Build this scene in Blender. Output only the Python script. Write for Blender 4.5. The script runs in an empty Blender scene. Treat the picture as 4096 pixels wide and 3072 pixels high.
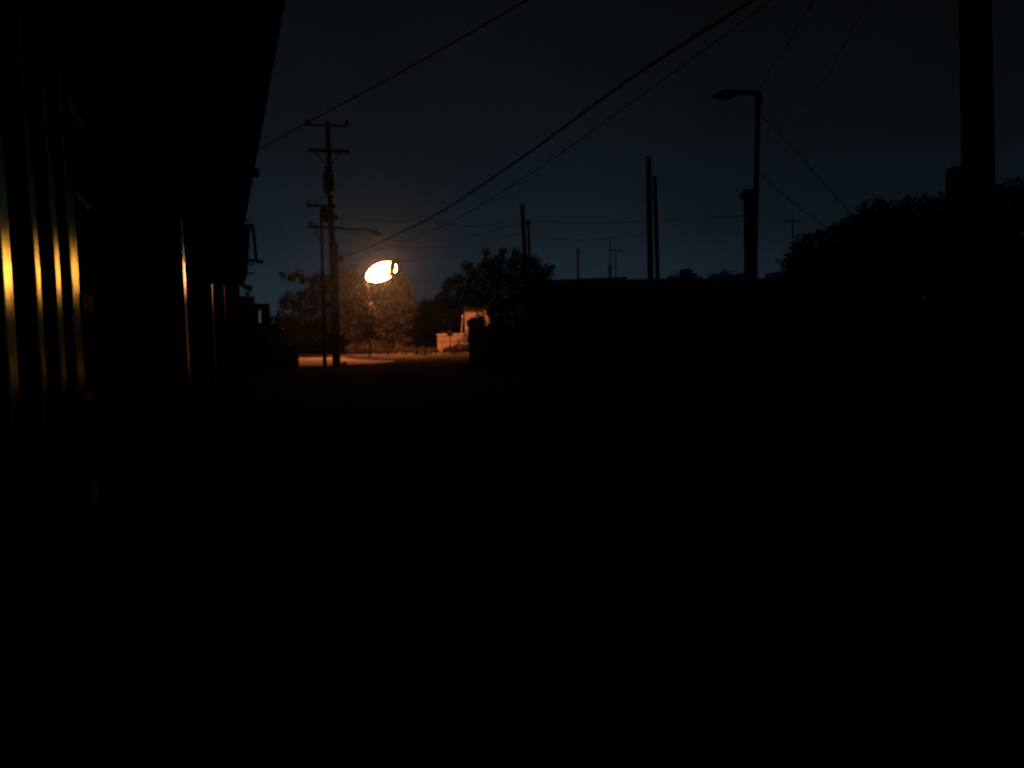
import bpy, math, random
import numpy as np
from mathutils import Vector, Matrix

random.seed(7)
rng = np.random.default_rng(11)
scene = bpy.context.scene
col = scene.collection
PI = math.pi

# ------------------------------------------------------------------ camera
FPX = 3150.0
YAW, PITCH, ROLL = math.radians(20.0), math.radians(-4.1), 0.021
CAM = Vector((0, 0, 1.6))
F = Vector((math.sin(YAW) * math.cos(PITCH), math.cos(YAW) * math.cos(PITCH), math.sin(PITCH)))
R0 = Vector((math.cos(YAW), -math.sin(YAW), 0))
U0 = R0.cross(F)
R = R0 * math.cos(ROLL) - U0 * math.sin(ROLL)
U = U0 * math.cos(ROLL) + R0 * math.sin(ROLL)


def P(px, py, d):
    """survey point: sight line (photo pixel) and distance along the view axis"""
    return CAM + R * ((px - 2048) / FPX * d) - U * ((py - 1536) / FPX * d) + F * d


def G(px, d, z=0.0):
    """survey point on the horizontal plane z at distance d"""
    a = CAM + R * ((px - 2048) / FPX * d) + F * d
    b = (z - a.z) / U.z
    return a + U * b


def Hpx(py, px, d):
    return P(px, py, d).z


cam_data = bpy.data.cameras.new('camera')
cam = bpy.data.objects.new('camera', cam_data)
col.objects.link(cam)
cam_data.sensor_width = 36
cam_data.lens = FPX / 4096 * 36
cam_data.clip_start = 0.05
cam_data.clip_end = 2000
m = Matrix((R, U, -F)).transposed().to_4x4()
m.translation = CAM
cam.matrix_world = m
scene.camera = cam

# ------------------------------------------------------------------ materials


def mat(name, c1, c2=None, rough=0.8, metal=0.0, scale=4.0, bump=0.0, spec=0.5, stretch=(1, 1, 1), trans=0.0):
    mt = bpy.data.materials.new(name)
    mt.use_nodes = True
    nt = mt.node_tree
    b = nt.nodes['Principled BSDF']
    b.inputs['Roughness'].default_value = rough
    b.inputs['Metallic'].default_value = metal
    b.inputs['Specular IOR Level'].default_value = spec
    if trans:
        b.inputs['Transmission Weight'].default_value = trans
    c2 = c2 or tuple(v * 0.6 for v in c1)
    tc = nt.nodes.new('ShaderNodeTexCoord')
    mp = nt.nodes.new('ShaderNodeMapping')
    mp.inputs['Scale'].default_value = stretch
    ns = nt.nodes.new('ShaderNodeTexNoise')
    ns.inputs['Scale'].default_value = scale
    ns.inputs['Detail'].default_value = 6
    ns.inputs['Roughness'].default_value = 0.65
    rp = nt.nodes.new('ShaderNodeValToRGB')
    rp.color_ramp.elements[0].position = 0.35
    rp.color_ramp.elements[1].position = 0.68
    rp.color_ramp.elements[0].color = (*c2, 1)
    rp.color_ramp.elements[1].color = (*c1, 1)
    nt.links.new(tc.outputs['Object'], mp.inputs['Vector'])
    nt.links.new(mp.outputs['Vector'], ns.inputs['Vector'])
    nt.links.new(ns.outputs['Fac'], rp.inputs['Fac'])
    nt.links.new(rp.outputs['Color'], b.inputs['Base Color'])
    if bump:
        bp = nt.nodes.new('ShaderNodeBump')
        bp.inputs['Strength'].default_value = bump
        bp.inputs['Distance'].default_value = 0.02
        nt.links.new(ns.outputs['Fac'], bp.inputs['Height'])
        nt.links.new(bp.outputs['Normal'], b.inputs['Normal'])
    return mt


def leaf_mat(name, c1, c2):
    mt = bpy.data.materials.new(name)
    mt.use_nodes = True
    nt = mt.node_tree
    b = nt.nodes['Principled BSDF']
    b.inputs['Roughness'].default_value = 0.55
    b.inputs['Specular IOR Level'].default_value = 0.3
    gi = nt.nodes.new('ShaderNodeNewGeometry')
    rp = nt.nodes.new('ShaderNodeValToRGB')
    rp.color_ramp.elements[0].color = (*c2, 1)
    rp.color_ramp.elements[1].color = (*c1, 1)
    nt.links.new(gi.outputs['Random Per Island'], rp.inputs['Fac'])
    nt.links.new(rp.outputs['Color'], b.inputs['Base Color'])
    tr = nt.nodes.new('ShaderNodeBsdfTranslucent')
    nt.links.new(rp.outputs['Color'], tr.inputs['Color'])
    mx = nt.nodes.new('ShaderNodeMixShader')
    mx.inputs[0].default_value = 0.25
    nt.links.new(b.outputs[0], mx.inputs[1])
    nt.links.new(tr.outputs[0], mx.inputs[2])
    nt.links.new(mx.outputs[0], nt.nodes['Material Output'].inputs['Surface'])
    return mt


def emis(name, color, strength):
    mt = bpy.data.materials.new(name)
    mt.use_nodes = True
    nt = mt.node_tree
    nt.nodes.remove(nt.nodes['Principled BSDF'])
    e = nt.nodes.new('ShaderNodeEmission')
    e.inputs['Color'].default_value = (*color, 1)
    e.inputs['Strength'].default_value = strength
    nt.links.new(e.outputs[0], nt.nodes['Material Output'].inputs['Surface'])
    return mt


def gate_paint(name, tint, rough):
    """weathered glossy enamel: a gloss lobe with worn, dull patches over a dark coat"""
    mt = bpy.data.materials.new(name)
    mt.use_nodes = True
    nt = mt.node_tree
    nt.nodes.remove(nt.nodes['Principled BSDF'])
    d = nt.nodes.new('ShaderNodeBsdfDiffuse')
    d.inputs['Color'].default_value = (0.012, 0.014, 0.008, 1)
    g = nt.nodes.new('ShaderNodeBsdfAnisotropic')
    g.inputs['Roughness'].default_value = rough
    g.distribution = 'BECKMANN'
    tc = nt.nodes.new('ShaderNodeTexCoord')
    mp = nt.nodes.new('ShaderNodeMapping')
    mp.inputs['Scale'].default_value = (14, 14, 5)
    ns = nt.nodes.new('ShaderNodeTexNoise')
    ns.inputs['Scale'].default_value = 1.6
    ns.inputs['Detail'].default_value = 7
    rp = nt.nodes.new('ShaderNodeValToRGB')
    rp.color_ramp.elements[0].position = 0.3
    rp.color_ramp.elements[1].position = 0.62
    rp.color_ramp.elements[0].color = (*[v * 0.55 for v in tint], 1)
    rp.color_ramp.elements[1].color = (*tint, 1)
    nt.links.new(tc.outputs['Object'], mp.inputs['Vector'])
    nt.links.new(mp.outputs['Vector'], ns.inputs['Vector'])
    nt.links.new(ns.outputs['Fac'], rp.inputs['Fac'])
    nt.links.new(rp.outputs['Color'], g.inputs['Color'])
    bp = nt.nodes.new('ShaderNodeBump')
    bp.inputs['Strength'].default_value = 0.12
    bp.inputs['Distance'].default_value = 0.01
    nt.links.new(ns.outputs['Fac'], bp.inputs['Height'])
    nt.links.new(bp.outputs['Normal'], g.inputs['Normal'])
    ad = nt.nodes.new('ShaderNodeAddShader')
    nt.links.new(d.outputs[0], ad.inputs[0])
    nt.links.new(g.outputs[0], ad.inputs[1])
    nt.links.new(ad.outputs[0], nt.nodes['Material Output'].inputs['Surface'])
    return mt


LAMP_COL = (1.0, 0.265, 0.085)
M = dict(
    earth=mat('dark_earth', (0.045, 0.038, 0.03), (0.022, 0.019, 0.016), 0.95, scale=1.2, bump=0.5, spec=0.0),
    asphalt=mat('old_asphalt', (0.070, 0.066, 0.062), (0.030, 0.029, 0.027), 0.95, scale=2.5, bump=0.4, spec=0.0),
    lit_concrete=mat('lit_wedge_concrete', (0.50, 0.46, 0.42), (0.30, 0.275, 0.25), 0.9, scale=0.9, bump=0.35, spec=0.05),  # pale tone carries part of the lamplight on the road
    verge=mat('dry_verge', (0.045, 0.036, 0.02), (0.018, 0.016, 0.01), 0.95, scale=1.7, bump=0.6, spec=0.1),
    kerb=mat('kerb_concrete', (0.26, 0.24, 0.22), (0.07, 0.065, 0.06), 0.85, scale=1.2, bump=0.3),
    dark_wall=mat('dark_plaster', (0.016, 0.015, 0.015), (0.008, 0.008, 0.008), 0.95, scale=1.1, bump=0.4, spec=0.0),  # very dark plaster with slight random tone
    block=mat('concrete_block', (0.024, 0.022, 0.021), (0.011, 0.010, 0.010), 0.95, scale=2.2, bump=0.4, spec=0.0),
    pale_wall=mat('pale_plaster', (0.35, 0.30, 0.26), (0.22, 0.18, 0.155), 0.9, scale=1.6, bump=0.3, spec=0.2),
    coping=mat('grey_coping', (0.42, 0.36, 0.31), (0.2, 0.17, 0.15), 0.9, scale=4, bump=0.3, spec=0.2),
    roof=mat('dark_roof_sheet', (0.03, 0.03, 0.032), (0.015, 0.015, 0.016), 0.9, scale=2, bump=0.3, spec=0.0),
    wood=mat('weathered_pole_wood', (0.05, 0.038, 0.028), (0.022, 0.017, 0.013), 0.95, scale=6, stretch=(3, 3, .3), bump=0.5, spec=0.0),
    stake=mat('bleached_stake', (0.4, 0.32, 0.24), (0.2, 0.15, 0.1), 0.9, scale=8, stretch=(3, 3, .3), bump=0.4, spec=0.1),
    conc_pole=mat('pole_concrete', (0.06, 0.058, 0.056), (0.035, 0.034, 0.033), 0.95, scale=3, bump=0.3, spec=0.0),
    steel=mat('dull_steel', (0.06, 0.06, 0.062), (0.03, 0.03, 0.03), 0.7, scale=5, spec=0.3),
    cable=mat('cable_rubber', (0.012, 0.012, 0.012), (0.008, 0.008, 0.008), 0.85, spec=0.0),
    ceramic=mat('white_ceramic', (0.85, 0.88, 0.9), (0.8, 0.82, 0.85), 0.3, spec=0.9),
    gate_gloss=gate_paint('gate_enamel', (0.45, 0.66, 0.25), 0.225),
    gate_dull=mat('gate_rust', (0.007, 0.006, 0.005), (0.003, 0.003, 0.0025), 0.95, scale=3, bump=0.5, spec=0.0),
    strap=mat('strap_iron', (0.22, 0.27, 0.27), (0.06, 0.075, 0.075), 0.9, metal=0.0, spec=0.2, scale=9, bump=0.6),
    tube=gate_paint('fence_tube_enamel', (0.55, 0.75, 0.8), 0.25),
    tube_dim=gate_paint('dim_tube_enamel', (0.2, 0.26, 0.3), 0.36),  # same enamel, gloss colour lowered to paint a fainter gleam on farther posts
    tube_faint=gate_paint('faint_tube_enamel', (0.07, 0.08, 0.09), 0.4),  # gloss colour lowered again for the faintest gleams
    sign=mat('sign_back', (0.02, 0.02, 0.02), (0.012, 0.012, 0.012), 0.8, spec=0.0),
    pale_metal=mat('pale_painted_steel', (0.55, 0.5, 0.45), (0.3, 0.25, 0.2), 0.5, scale=7),
    hood=mat('lamp_housing', (0.09, 0.09, 0.09), (0.05, 0.05, 0.05), 0.6),
    bark=mat('bark', (0.04, 0.03, 0.022), (0.018, 0.014, 0.01), 0.95, scale=6, stretch=(2, 2, .4), bump=0.7, spec=0.0),
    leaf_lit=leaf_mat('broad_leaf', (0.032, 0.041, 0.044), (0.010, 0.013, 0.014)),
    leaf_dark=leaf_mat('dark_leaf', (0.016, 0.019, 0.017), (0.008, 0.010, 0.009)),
    hedge=leaf_mat('hedge_leaf', (0.010, 0.012, 0.007), (0.005, 0.006, 0.004)),
    grass=leaf_mat('dry_grass', (0.07, 0.055, 0.03), (0.025, 0.022, 0.012)),
    lens=None,
    window=emis('pale_lit_window', (0.75, 0.85, 1.0), 0.055),
)



def lamp_optic(name, color, back, front):
    """asymmetric street luminaire: throws most of its light over the junction, less back along the street"""
    mt = emis(name, color, back)
    nt = mt.node_tree
    e = [n for n in nt.nodes if n.type == 'EMISSION'][0]
    gi = nt.nodes.new('ShaderNodeNewGeometry')
    dp = nt.nodes.new('ShaderNodeVectorMath')
    dp.operation = 'DOT_PRODUCT'
    dp.inputs[1].default_value = (-math.sin(YAW), -math.cos(YAW), 0.0)
    nt.links.new(gi.outputs['Normal'], dp.inputs[0])
    mr = nt.nodes.new('ShaderNodeMapRange')
    mr.interpolation_type = 'SMOOTHSTEP'
    mr.inputs['From Min'].default_value = 0.15
    mr.inputs['From Max'].default_value = 0.65
    mr.inputs['To Min'].default_value = back
    mr.inputs['To Max'].default_value = front
    nt.links.new(dp.outputs['Value'], mr.inputs['Value'])
    nt.links.new(mr.outputs[0], e.inputs['Strength'])
    return mt


M['lens'] = lamp_optic('sodium_lens', LAMP_COL, 360, 80)

# ------------------------------------------------------------------ mesh builder


class MB:
    def __init__(s):
        s.v, s.f = [], []
        s.smooth = False

    def add(s, verts, faces):
        o = len(s.v)
        s.v += [tuple(v) for v in verts]
        s.f += [tuple(i + o for i in f) for f in faces]
        return s

    def hexa(s, c):
        """8 corners: bottom ring 0-3, top ring 4-7"""
        return s.add(c, [(3, 2, 1, 0), (4, 5, 6, 7), (0, 1, 5, 4), (1, 2, 6, 5), (2, 3, 7, 6), (3, 0, 4, 7)])

    def box(s, c, ax, sx, sy, sz, ay=None, az=None, bevel=0.0):
        """centre c, unit axis ax (length sx), ay (sy), az (sz)"""
        az = Vector(az) if az is not None else Vector((0, 0, 1))
        ax = Vector(ax).normalized()
        ay = Vector(ay).normalized() if ay is not None else az.cross(ax).normalized()
        az = ax.cross(ay).normalized()
        c = Vector(c)
        if bevel <= 0:
            pts = [c + ax * (i * sx / 2) + ay * (j * sy / 2) + az * (k * sz / 2)
                   for k in (-1, 1) for i, j in ((-1, -1), (1, -1), (1, 1), (-1, 1))]
            return s.hexa(pts)
        # chamfered along the long (z-ring) edges: an octagonal prism with chamfered ends
        b = bevel
        rings = []
        for k, ins in ((-sz / 2, b), (-sz / 2 + b, 0), (sz / 2 - b, 0), (sz / 2, b)):
            hx, hy = sx / 2 - ins, sy / 2 - ins
            q = [(-hx + b, -hy), (hx - b, -hy), (hx, -hy + b), (hx, hy - b), (hx - b, hy), (-hx + b, hy), (-hx, hy - b), (-hx, -hy + b)]
            rings.append([c + ax * x + ay * y + az * k for x, y in q])
        vs = [p for r in rings for p in r]
        fs = [tuple(range(7, -1, -1)), tuple(range(24, 32))]
        for r in range(3):
            for i in range(8):
                j = (i + 1) % 8
                fs.append((r * 8 + i, r * 8 + j, r * 8 + 8 + j, r * 8 + 8 + i))
        return s.add(vs, fs)

    def tube(s, pts, rad, seg=10, caps=True):
        pts = [Vector(p) for p in pts]
        if not isinstance(rad, (list, tuple)):
            rad = [rad] * len(pts)
        vs, fs = [], []
        prev = None
        for i, p in enumerate(pts):
            t = (pts[min(i + 1, len(pts) - 1)] - pts[max(i - 1, 0)]).normalized()
            if prev is None:
                a = Vector((0, 0, 1)) if abs(t.z) < 0.9 else Vector((1, 0, 0))
                n = t.cross(a).normalized()
            else:
                n = (prev - t * prev.dot(t)).normalized()
            prev = n
            b = t.cross(n)
            for k in range(seg):
                an = 2 * PI * k / seg
                vs.append(p + (n * math.cos(an) + b * math.sin(an)) * rad[i])
        for i in range(len(pts) - 1):
            for k in range(seg):
                k2 = (k + 1) % seg
                fs.append((i * seg + k, i * seg + k2, (i + 1) * seg + k2, (i + 1) * seg + k))
        if caps:
            fs.append(tuple(range(seg - 1, -1, -1)))
            fs.append(tuple(range((len(pts) - 1) * seg, len(pts) * seg)))
        s.smooth = True
        return s.add(vs, fs)

    def ell(s, c, ax, ay, az, nu=20, nv=10, zmin=-1.0, zmax=1.0):
        """ellipsoid with (vector) semi-axes, optionally cut to a band of the az axis"""
        c, ax, ay, az = Vector(c), Vector(ax), Vector(ay), Vector(az)
        vs, fs = [], []
        t0, t1 = math.asin(zmin), math.asin(zmax)
        for j in range(nv + 1):
            t = t0 + (t1 - t0) * j / nv
            for i in range(nu):
                a = 2 * PI * i / nu
                vs.append(c + ax * (math.cos(t) * math.cos(a)) + ay * (math.cos(t) * math.sin(a)) + az * math.sin(t))
        for j in range(nv):
            for i in range(nu):
                k = (i + 1) % nu
                fs.append((j * nu + i, j * nu + k, (j + 1) * nu + k, (j + 1) * nu + i))
        fs.append(tuple(range(nu - 1, -1, -1)))
        fs.append(tuple(range(nv * nu, nv * nu + nu)))
        s.smooth = True
        return s.add(vs, fs)

    def build(s, name, material, parent=None, label=None):
        me = bpy.data.meshes.new(name)
        org = Vector((0, 0, 0))
        me.from_pydata(s.v, [], s.f)
        me.materials.append(material)
        me.update()
        if s.smooth:
            me.polygons.foreach_set('use_smooth', [len(p.vertices) <= 4 for p in me.polygons])
        o = bpy.data.objects.new(name, me)
        col.objects.link(o)
        if parent:
            o.parent = parent
            o.matrix_parent_inverse = parent.matrix_world.inverted()
        if label:
            o['label'] = label
        return o


def tag(o, label=None, cat=None, group=None, kind=None):
    if label: o['label'] = label
    if cat: o['category'] = cat
    if group: o['group'] = group
    if kind: o['kind'] = kind
    return o


def thing(name, label, cat, loc, group=None):
    o = bpy.data.objects.new(name, None)
    o.empty_display_size = 0.3
    col.objects.link(o)
    o.location = loc
    o.matrix_world = Matrix.Translation(Vector(loc))
    return tag(o, label, cat, group)


def struct(name, mb, material):
    o = mb.build(name, material)
    o['kind'] = 'structure'
    return o


def spline(pts, n=8):
    pts = [Vector(p) for p in pts]
    out = []
    q = [pts[0] * 2 - pts[1]] + pts + [pts[-1] * 2 - pts[-2]]
    for i in range(1, len(q) - 2):
        a, b, c, d = q[i - 1], q[i], q[i + 1], q[i + 2]
        for k in range(n):
            t = k / n
            out.append(0.5 * ((2 * b) + (c - a) * t + (2 * a - 5 * b + 4 * c - d) * t * t + (3 * b - a - 3 * c + d) * t ** 3))
    out.append(pts[-1])
    return out


# ------------------------------------------------------------------ sky
w = bpy.data.worlds.new('World')
scene.world = w
w.use_nodes = True
nt = w.node_tree
bg = nt.nodes['Background']
sky = nt.nodes.new('ShaderNodeTexSky')
sky.sky_type = 'NISHITA'
sky.sun_disc = False
sky.sun_elevation = math.radians(-3.2)
sky.sun_rotation = math.radians(-12)
sky.altitude = 0
sky.air_density = 1.0
sky.dust_density = 0.6
sky.ozone_density = 3.0


def lk(a, b):
    nt.links.new(a, b)


tc = nt.nodes.new('ShaderNodeTexCoord')
sx = nt.nodes.new('ShaderNodeSeparateXYZ')
lk(tc.outputs['Generated'], sx.inputs[0])
rp = nt.nodes.new('ShaderNodeValToRGB')          # night sky brightening towards the horizon
rp.color_ramp.interpolation = 'B_SPLINE'
stops = [(0.0, (.0150, .0290, .0400)), (.06, (.0112, .0218, .0305)), (.12, (.0068, .0122, .0170)), (.22, (.0048, .0076, .0095)), (.37, (.0036, .0045, .0055)), (1.0, (.0018, .0022, .0027))]
while len(rp.color_ramp.elements) < len(stops):
    rp.color_ramp.elements.new(0.5)
for e, (p_, c_) in zip(rp.color_ramp.elements, stops):
    e.position = p_
    e.color = (*c_, 1)
lk(sx.outputs['Z'], rp.inputs['Fac'])
dt = nt.nodes.new('ShaderNodeVectorMath')         # afterglow side of the sky
dt.operation = 'DOT_PRODUCT'
dt.inputs[1].default_value = (-0.08, 0.997, 0)
lk(tc.outputs['Generated'], dt.inputs[0])
mr = nt.nodes.new('ShaderNodeMapRange')
mr.inputs['From Min'].default_value = 0.55
mr.inputs['From Max'].default_value = 1.0
mr.inputs['To Min'].default_value = 0.48
mr.inputs['To Max'].default_value = 0.92
lk(dt.outputs['Value'], mr.inputs['Value'])
ns = nt.nodes.new('ShaderNodeTexNoise')           # thin uneven cloud
ns.inputs['Scale'].default_value = 2.6
ns.inputs['Detail'].default_value = 4
lk(tc.outputs['Generated'], ns.inputs['Vector'])
nr = nt.nodes.new('ShaderNodeMapRange')
nr.inputs['From Min'].default_value = 0.3
nr.inputs['From Max'].default_value = 0.7
nr.inputs['To Min'].default_value = 0.82
nr.inputs['To Max'].default_value = 1.18
lk(ns.outputs['Fac'], nr.inputs['Value'])
m1 = nt.nodes.new('ShaderNodeMath'); m1.operation = 'MULTIPLY'
lk(mr.outputs[0], m1.inputs[0]); lk(nr.outputs[0], m1.inputs[1])
v1 = nt.nodes.new('ShaderNodeVectorMath'); v1.operation = 'SCALE'
lk(rp.outputs['Color'], v1.inputs[0]); lk(m1.outputs[0], v1.inputs['Scale'])
v2 = nt.nodes.new('ShaderNodeVectorMath'); v2.operation = 'SCALE'
lk(sky.outputs[0], v2.inputs[0]); v2.inputs['Scale'].default_value = 0.006
v3 = nt.nodes.new('ShaderNodeVectorMath'); v3.operation = 'ADD'
lk(v1.outputs[0], v3.inputs[0]); lk(v2.outputs[0], v3.inputs[1])
lk(v3.outputs[0], bg.inputs['Color'])
bg.inputs['Strength'].default_value = 1.0

# ------------------------------------------------------------------ ground
g = MB()
N, RAD = 64, 230.0
ring = [(RAD * math.cos(2 * PI * i / N), RAD * math.sin(2 * PI * i / N), 0) for i in range(N)]
g.add(ring, [tuple(range(N))])
struct('ground', g, M['earth'])


def sheet(name, pts, z, material, n=1):
    b = MB()
    b.add([(p.x, p.y, z) for p in pts], [tuple(range(len(pts)))])
    return struct(name, b, material)


def along(pa, pb, n):
    return [pa.lerp(pb, i / n) for i in range(n + 1)]


# the street runs along +Y past the left-hand gates
sheet('street', [Vector((-0.3, -8, 0)), Vector((5.6, -8, 0)), Vector((9.5, 36.5, 0)), Vector((2.0, 36.5, 0)), Vector((0.9, 30, 0))], 0.004, M['asphalt'])
# the crossing road in front of the kerb: dull on the right, pale concrete painted in the shape of the lamp-lit wedge to the left
sheet('crossing_road', [G(1380, 36.6), G(2500, 36.6), G(2700, 48.0), G(1380, 48.3)], 0.004, M['asphalt'])
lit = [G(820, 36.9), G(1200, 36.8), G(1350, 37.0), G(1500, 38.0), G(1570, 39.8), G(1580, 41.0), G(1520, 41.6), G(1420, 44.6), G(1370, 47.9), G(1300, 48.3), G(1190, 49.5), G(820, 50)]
sheet('lit_wedge', lit, 0.008, M['lit_concrete'])
sheet('verge', [G(900, 51), G(1300, 49.3), G(2200, 49.6), G(2300, 80), G(900, 80)], 0.004, M['verge'])

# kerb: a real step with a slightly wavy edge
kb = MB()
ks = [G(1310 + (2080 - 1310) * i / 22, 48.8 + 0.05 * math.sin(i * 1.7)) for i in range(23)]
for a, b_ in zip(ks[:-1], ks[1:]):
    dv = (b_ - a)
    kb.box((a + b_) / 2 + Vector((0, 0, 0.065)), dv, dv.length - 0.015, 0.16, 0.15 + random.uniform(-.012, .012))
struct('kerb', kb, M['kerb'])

# pale bit of broken kerb before the pillar
pk = MB()
a, b_ = G(1848, 32.8), G(1945, 31.6)
for i in range(5):
    p, q = a.lerp(b_, i / 5), a.lerp(b_, (i + .92) / 5)
    pk.box((p + q) / 2 + Vector((0, 0, .04)), q - p, (q - p).length, 0.16, 0.08 + random.uniform(-.02, .02))
tag(pk.build('kerb_stone', M['block']), 'short run of pale kerb stones at the foot of the dark gate pillar', 'kerb stones')

# ------------------------------------------------------------------ plants


def leaves(centers, radii, counts, size, aspect=0.42, shell=0.35, flat=1.0, droop=0.0):
    C_, N_, S_ = [], [], []
    for c, r, n in zip(centers, radii, counts):
        d = rng.normal(size=(n, 3))
        d /= np.linalg.norm(d, axis=1)[:, None]
        rr = r * (shell + (1 - shell) * rng.random(n) ** 0.5)
        # lumpy: radius modulated by direction
        k = rng.normal(size=(4, 3)) * 3.0
        mod = 1 + 0.22 * np.sin(d @ k[0] + 1) + 0.16 * np.sin(d @ k[1] * 1.7) + 0.1 * np.sin(d @ k[2] * 2.6)
        p = d * (rr * mod)[:, None]
        p[:, 2] *= flat
        C_.append(p + np.array(c))
        nn = rng.normal(size=(n, 3)) * 0.8 + d * 0.7 + np.array([0, 0, 0.25])
        N_.append(nn)
        S_.append(size * rng.uniform(0.6, 1.35, n))
    Pn, Nn, Sn = np.concatenate(C_), np.concatenate(N_), np.concatenate(S_)
    Nn /= np.linalg.norm(Nn, axis=1)[:, None]
    t = rng.normal(size=Pn.shape)
    t[:, 2] -= droop
    t -= Nn * (t * Nn).sum(1)[:, None]
    t /= np.linalg.norm(t, axis=1)[:, None]
    b = np.cross(Nn, t)
    L = t * Sn[:, None] * 0.5
    W = b * Sn[:, None] * 0.5 * aspect
    V = np.stack([Pn - L, Pn - L * 0.1 + W, Pn + L, Pn - L * 0.1 - W], 1).reshape(-1, 3)
    return V


def leaf_obj(name, V, material, parent=None):
    n = len(V) // 4
    me = bpy.data.meshes.new(name)
    me.vertices.add(4 * n)
    me.vertices.foreach_set('co', V.astype(np.float32).ravel())
    me.loops.add(4 * n)
    me.loops.foreach_set('vertex_index', np.arange(4 * n, dtype=np.int32))
    me.polygons.add(n)
    me.polygons.foreach_set('loop_start', np.arange(0, 4 * n, 4, dtype=np.int32))
    me.polygons.foreach_set('loop_total', np.full(n, 4, dtype=np.int32))
    me.materials.append(material)
    me.update(calc_edges=True)
    me.validate()
    o = bpy.data.objects.new(name, me)
    col.objects.link(o)
    if parent:
        o.parent = parent
        o.matrix_parent_inverse = parent.matrix_world.inverted()
    return o


def tree(name, label, base_px, d, clumps, leaf, dens, size, group=None, trunk_r=0.16, spread=0.8, cat='tree', flat=1.0, aspect=0.42, shell=0.35, base_z=0.0, droop=0.3, trunk_name='trunk', crown_name='crown'):
    """clumps: (px, py, radius in photo pixels[, depth offset m]) surveyed at distance d"""
    base = G(base_px, d, base_z)
    root = thing(name, label, cat, base, group)
    cs, rs, ns = [], [], []
    for cl in clumps:
        off = cl[3] if len(cl) > 3 else random.uniform(-spread, spread)
        dd = d + off
        cs.append(P(cl[0], cl[1], dd))
        r = cl[2] / FPX * dd
        rs.append(r)
        ns.append(max(12, int(dens * r * r)))
    crown = leaf_obj(crown_name, leaves(cs, rs, ns, size, aspect, shell, flat, droop), M[leaf], root)
    tb = MB()
    top = sum((Vector(c) for c in cs), Vector()) / len(cs)
    fork = base.lerp(top, 0.45)
    tb.tube(spline([base - Vector((0, 0, .1)), base.lerp(fork, .5) + Vector((random.uniform(-.15, .15), random.uniform(-.15, .15), 0)), fork], 4),
            [trunk_r * (1.25 - 0.5 * i / 8) for i in range(9)], 9)
    order = sorted(range(len(cs)), key=lambda i: -rs[i])[:14]
    for i in order:
        c = Vector(cs[i])
        mid = fork.lerp(c, .5) + Vector((0, 0, -0.12 * (c - fork).length))
        pts = spline([fork, mid, c], 4)
        tb.tube(pts, [trunk_r * (0.5 - 0.42 * k / (len(pts) - 1)) for k in range(len(pts))], 6)
    tb.build(trunk_name, M['bark'], root)
    return root


# the big tree under and behind the burning lamp
ta = tree('leafy_tree', 'big bushy tree lit brown by the street lamp in front of its crown', 1500, 55.0, [
    (1560, 1105, 46), (1600, 1150, 52), (1520, 1150, 55), (1450, 1165, 50), (1395, 1120, 40), (1370, 1085, 24), (1622, 1215, 44),
    (1550, 1215, 60), (1470, 1225, 58), (1410, 1215, 46), (1605, 1275, 50), (1535, 1285, 58), (1455, 1290, 55), (1400, 1285, 42), (1385, 1165, 36),
    (1625, 1320, 36), (1580, 1335, 44), (1510, 1345, 48), (1445, 1345, 46), (1395, 1330, 40), (1420, 1085, 26), (1575, 1075, 26), (1636, 1260, 28),
    (1560, 1372, 40), (1490, 1378, 40),  (1420, 1372, 34), (1472, 1225, 22, -8.4), (1488, 1262, 26, -8.6), (1470, 1300, 26, -8.3), (1492, 1335, 24, -8.4), (1465, 1338, 20, -8.5), (1360, 1240, 36), (1350, 1310, 36), (1620, 1370, 34),
], 'leaf_lit', 2000, 0.19, trunk_r=0.2, spread=1.3, shell=0.25)
# a low branch of the same tree hangs in front of the right end of the lamp: long narrow leaves
br = MB()
b0 = P(1640, 1190, 53)
b1, b2 = P(1632, 1120, 49), P(1612, 1086, 46.0)
br.tube(spline([b0, b1, b2], 6), [0.05 - 0.042 * i / 12 for i in range(13)], 6)
br.build('branch', M['bark'], ta)
lb = MB()


def long_leaf(b, p, q, wid):
    p, q = Vector(p), Vector(q)
    t = (q - p)
    side = t.cross(F).normalized()
    k = [0, .2, .5, .8, 1]
    ww = [.25, .85, 1, .6, .02]
    cen = [p + t * x + F * (0.05 * math.sin(x * 3)) + Vector((0, 0, -.05 * x * x)) for x in k]
    vs = [c - side * wid * y for c, y in zip(cen, ww)] + [c + side * wid * y for c, y in zip(cen, ww)]
    b.add(vs, [(i, i + 1, i + 6, i + 5) for i in range(4)])


for (x0, y0, x1, y1, wd) in ((1604, 1040, 1556, 1052, .12), (1600, 1066, 1560, 1071, .08), (1600, 1092, 1530, 1101, .12), (1575, 1044, 1567, 1098, .15),
                             (1566, 1046, 1563, 1108, .12), (1602, 1104, 1560, 1112, .10)):
    long_leaf(lb, P(x0, y0, 45.9), P(x1, y1, 45.9 + random.uniform(-.15, .15)), wd)
lb.build('leaf_spray', M['bark'], ta)

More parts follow.
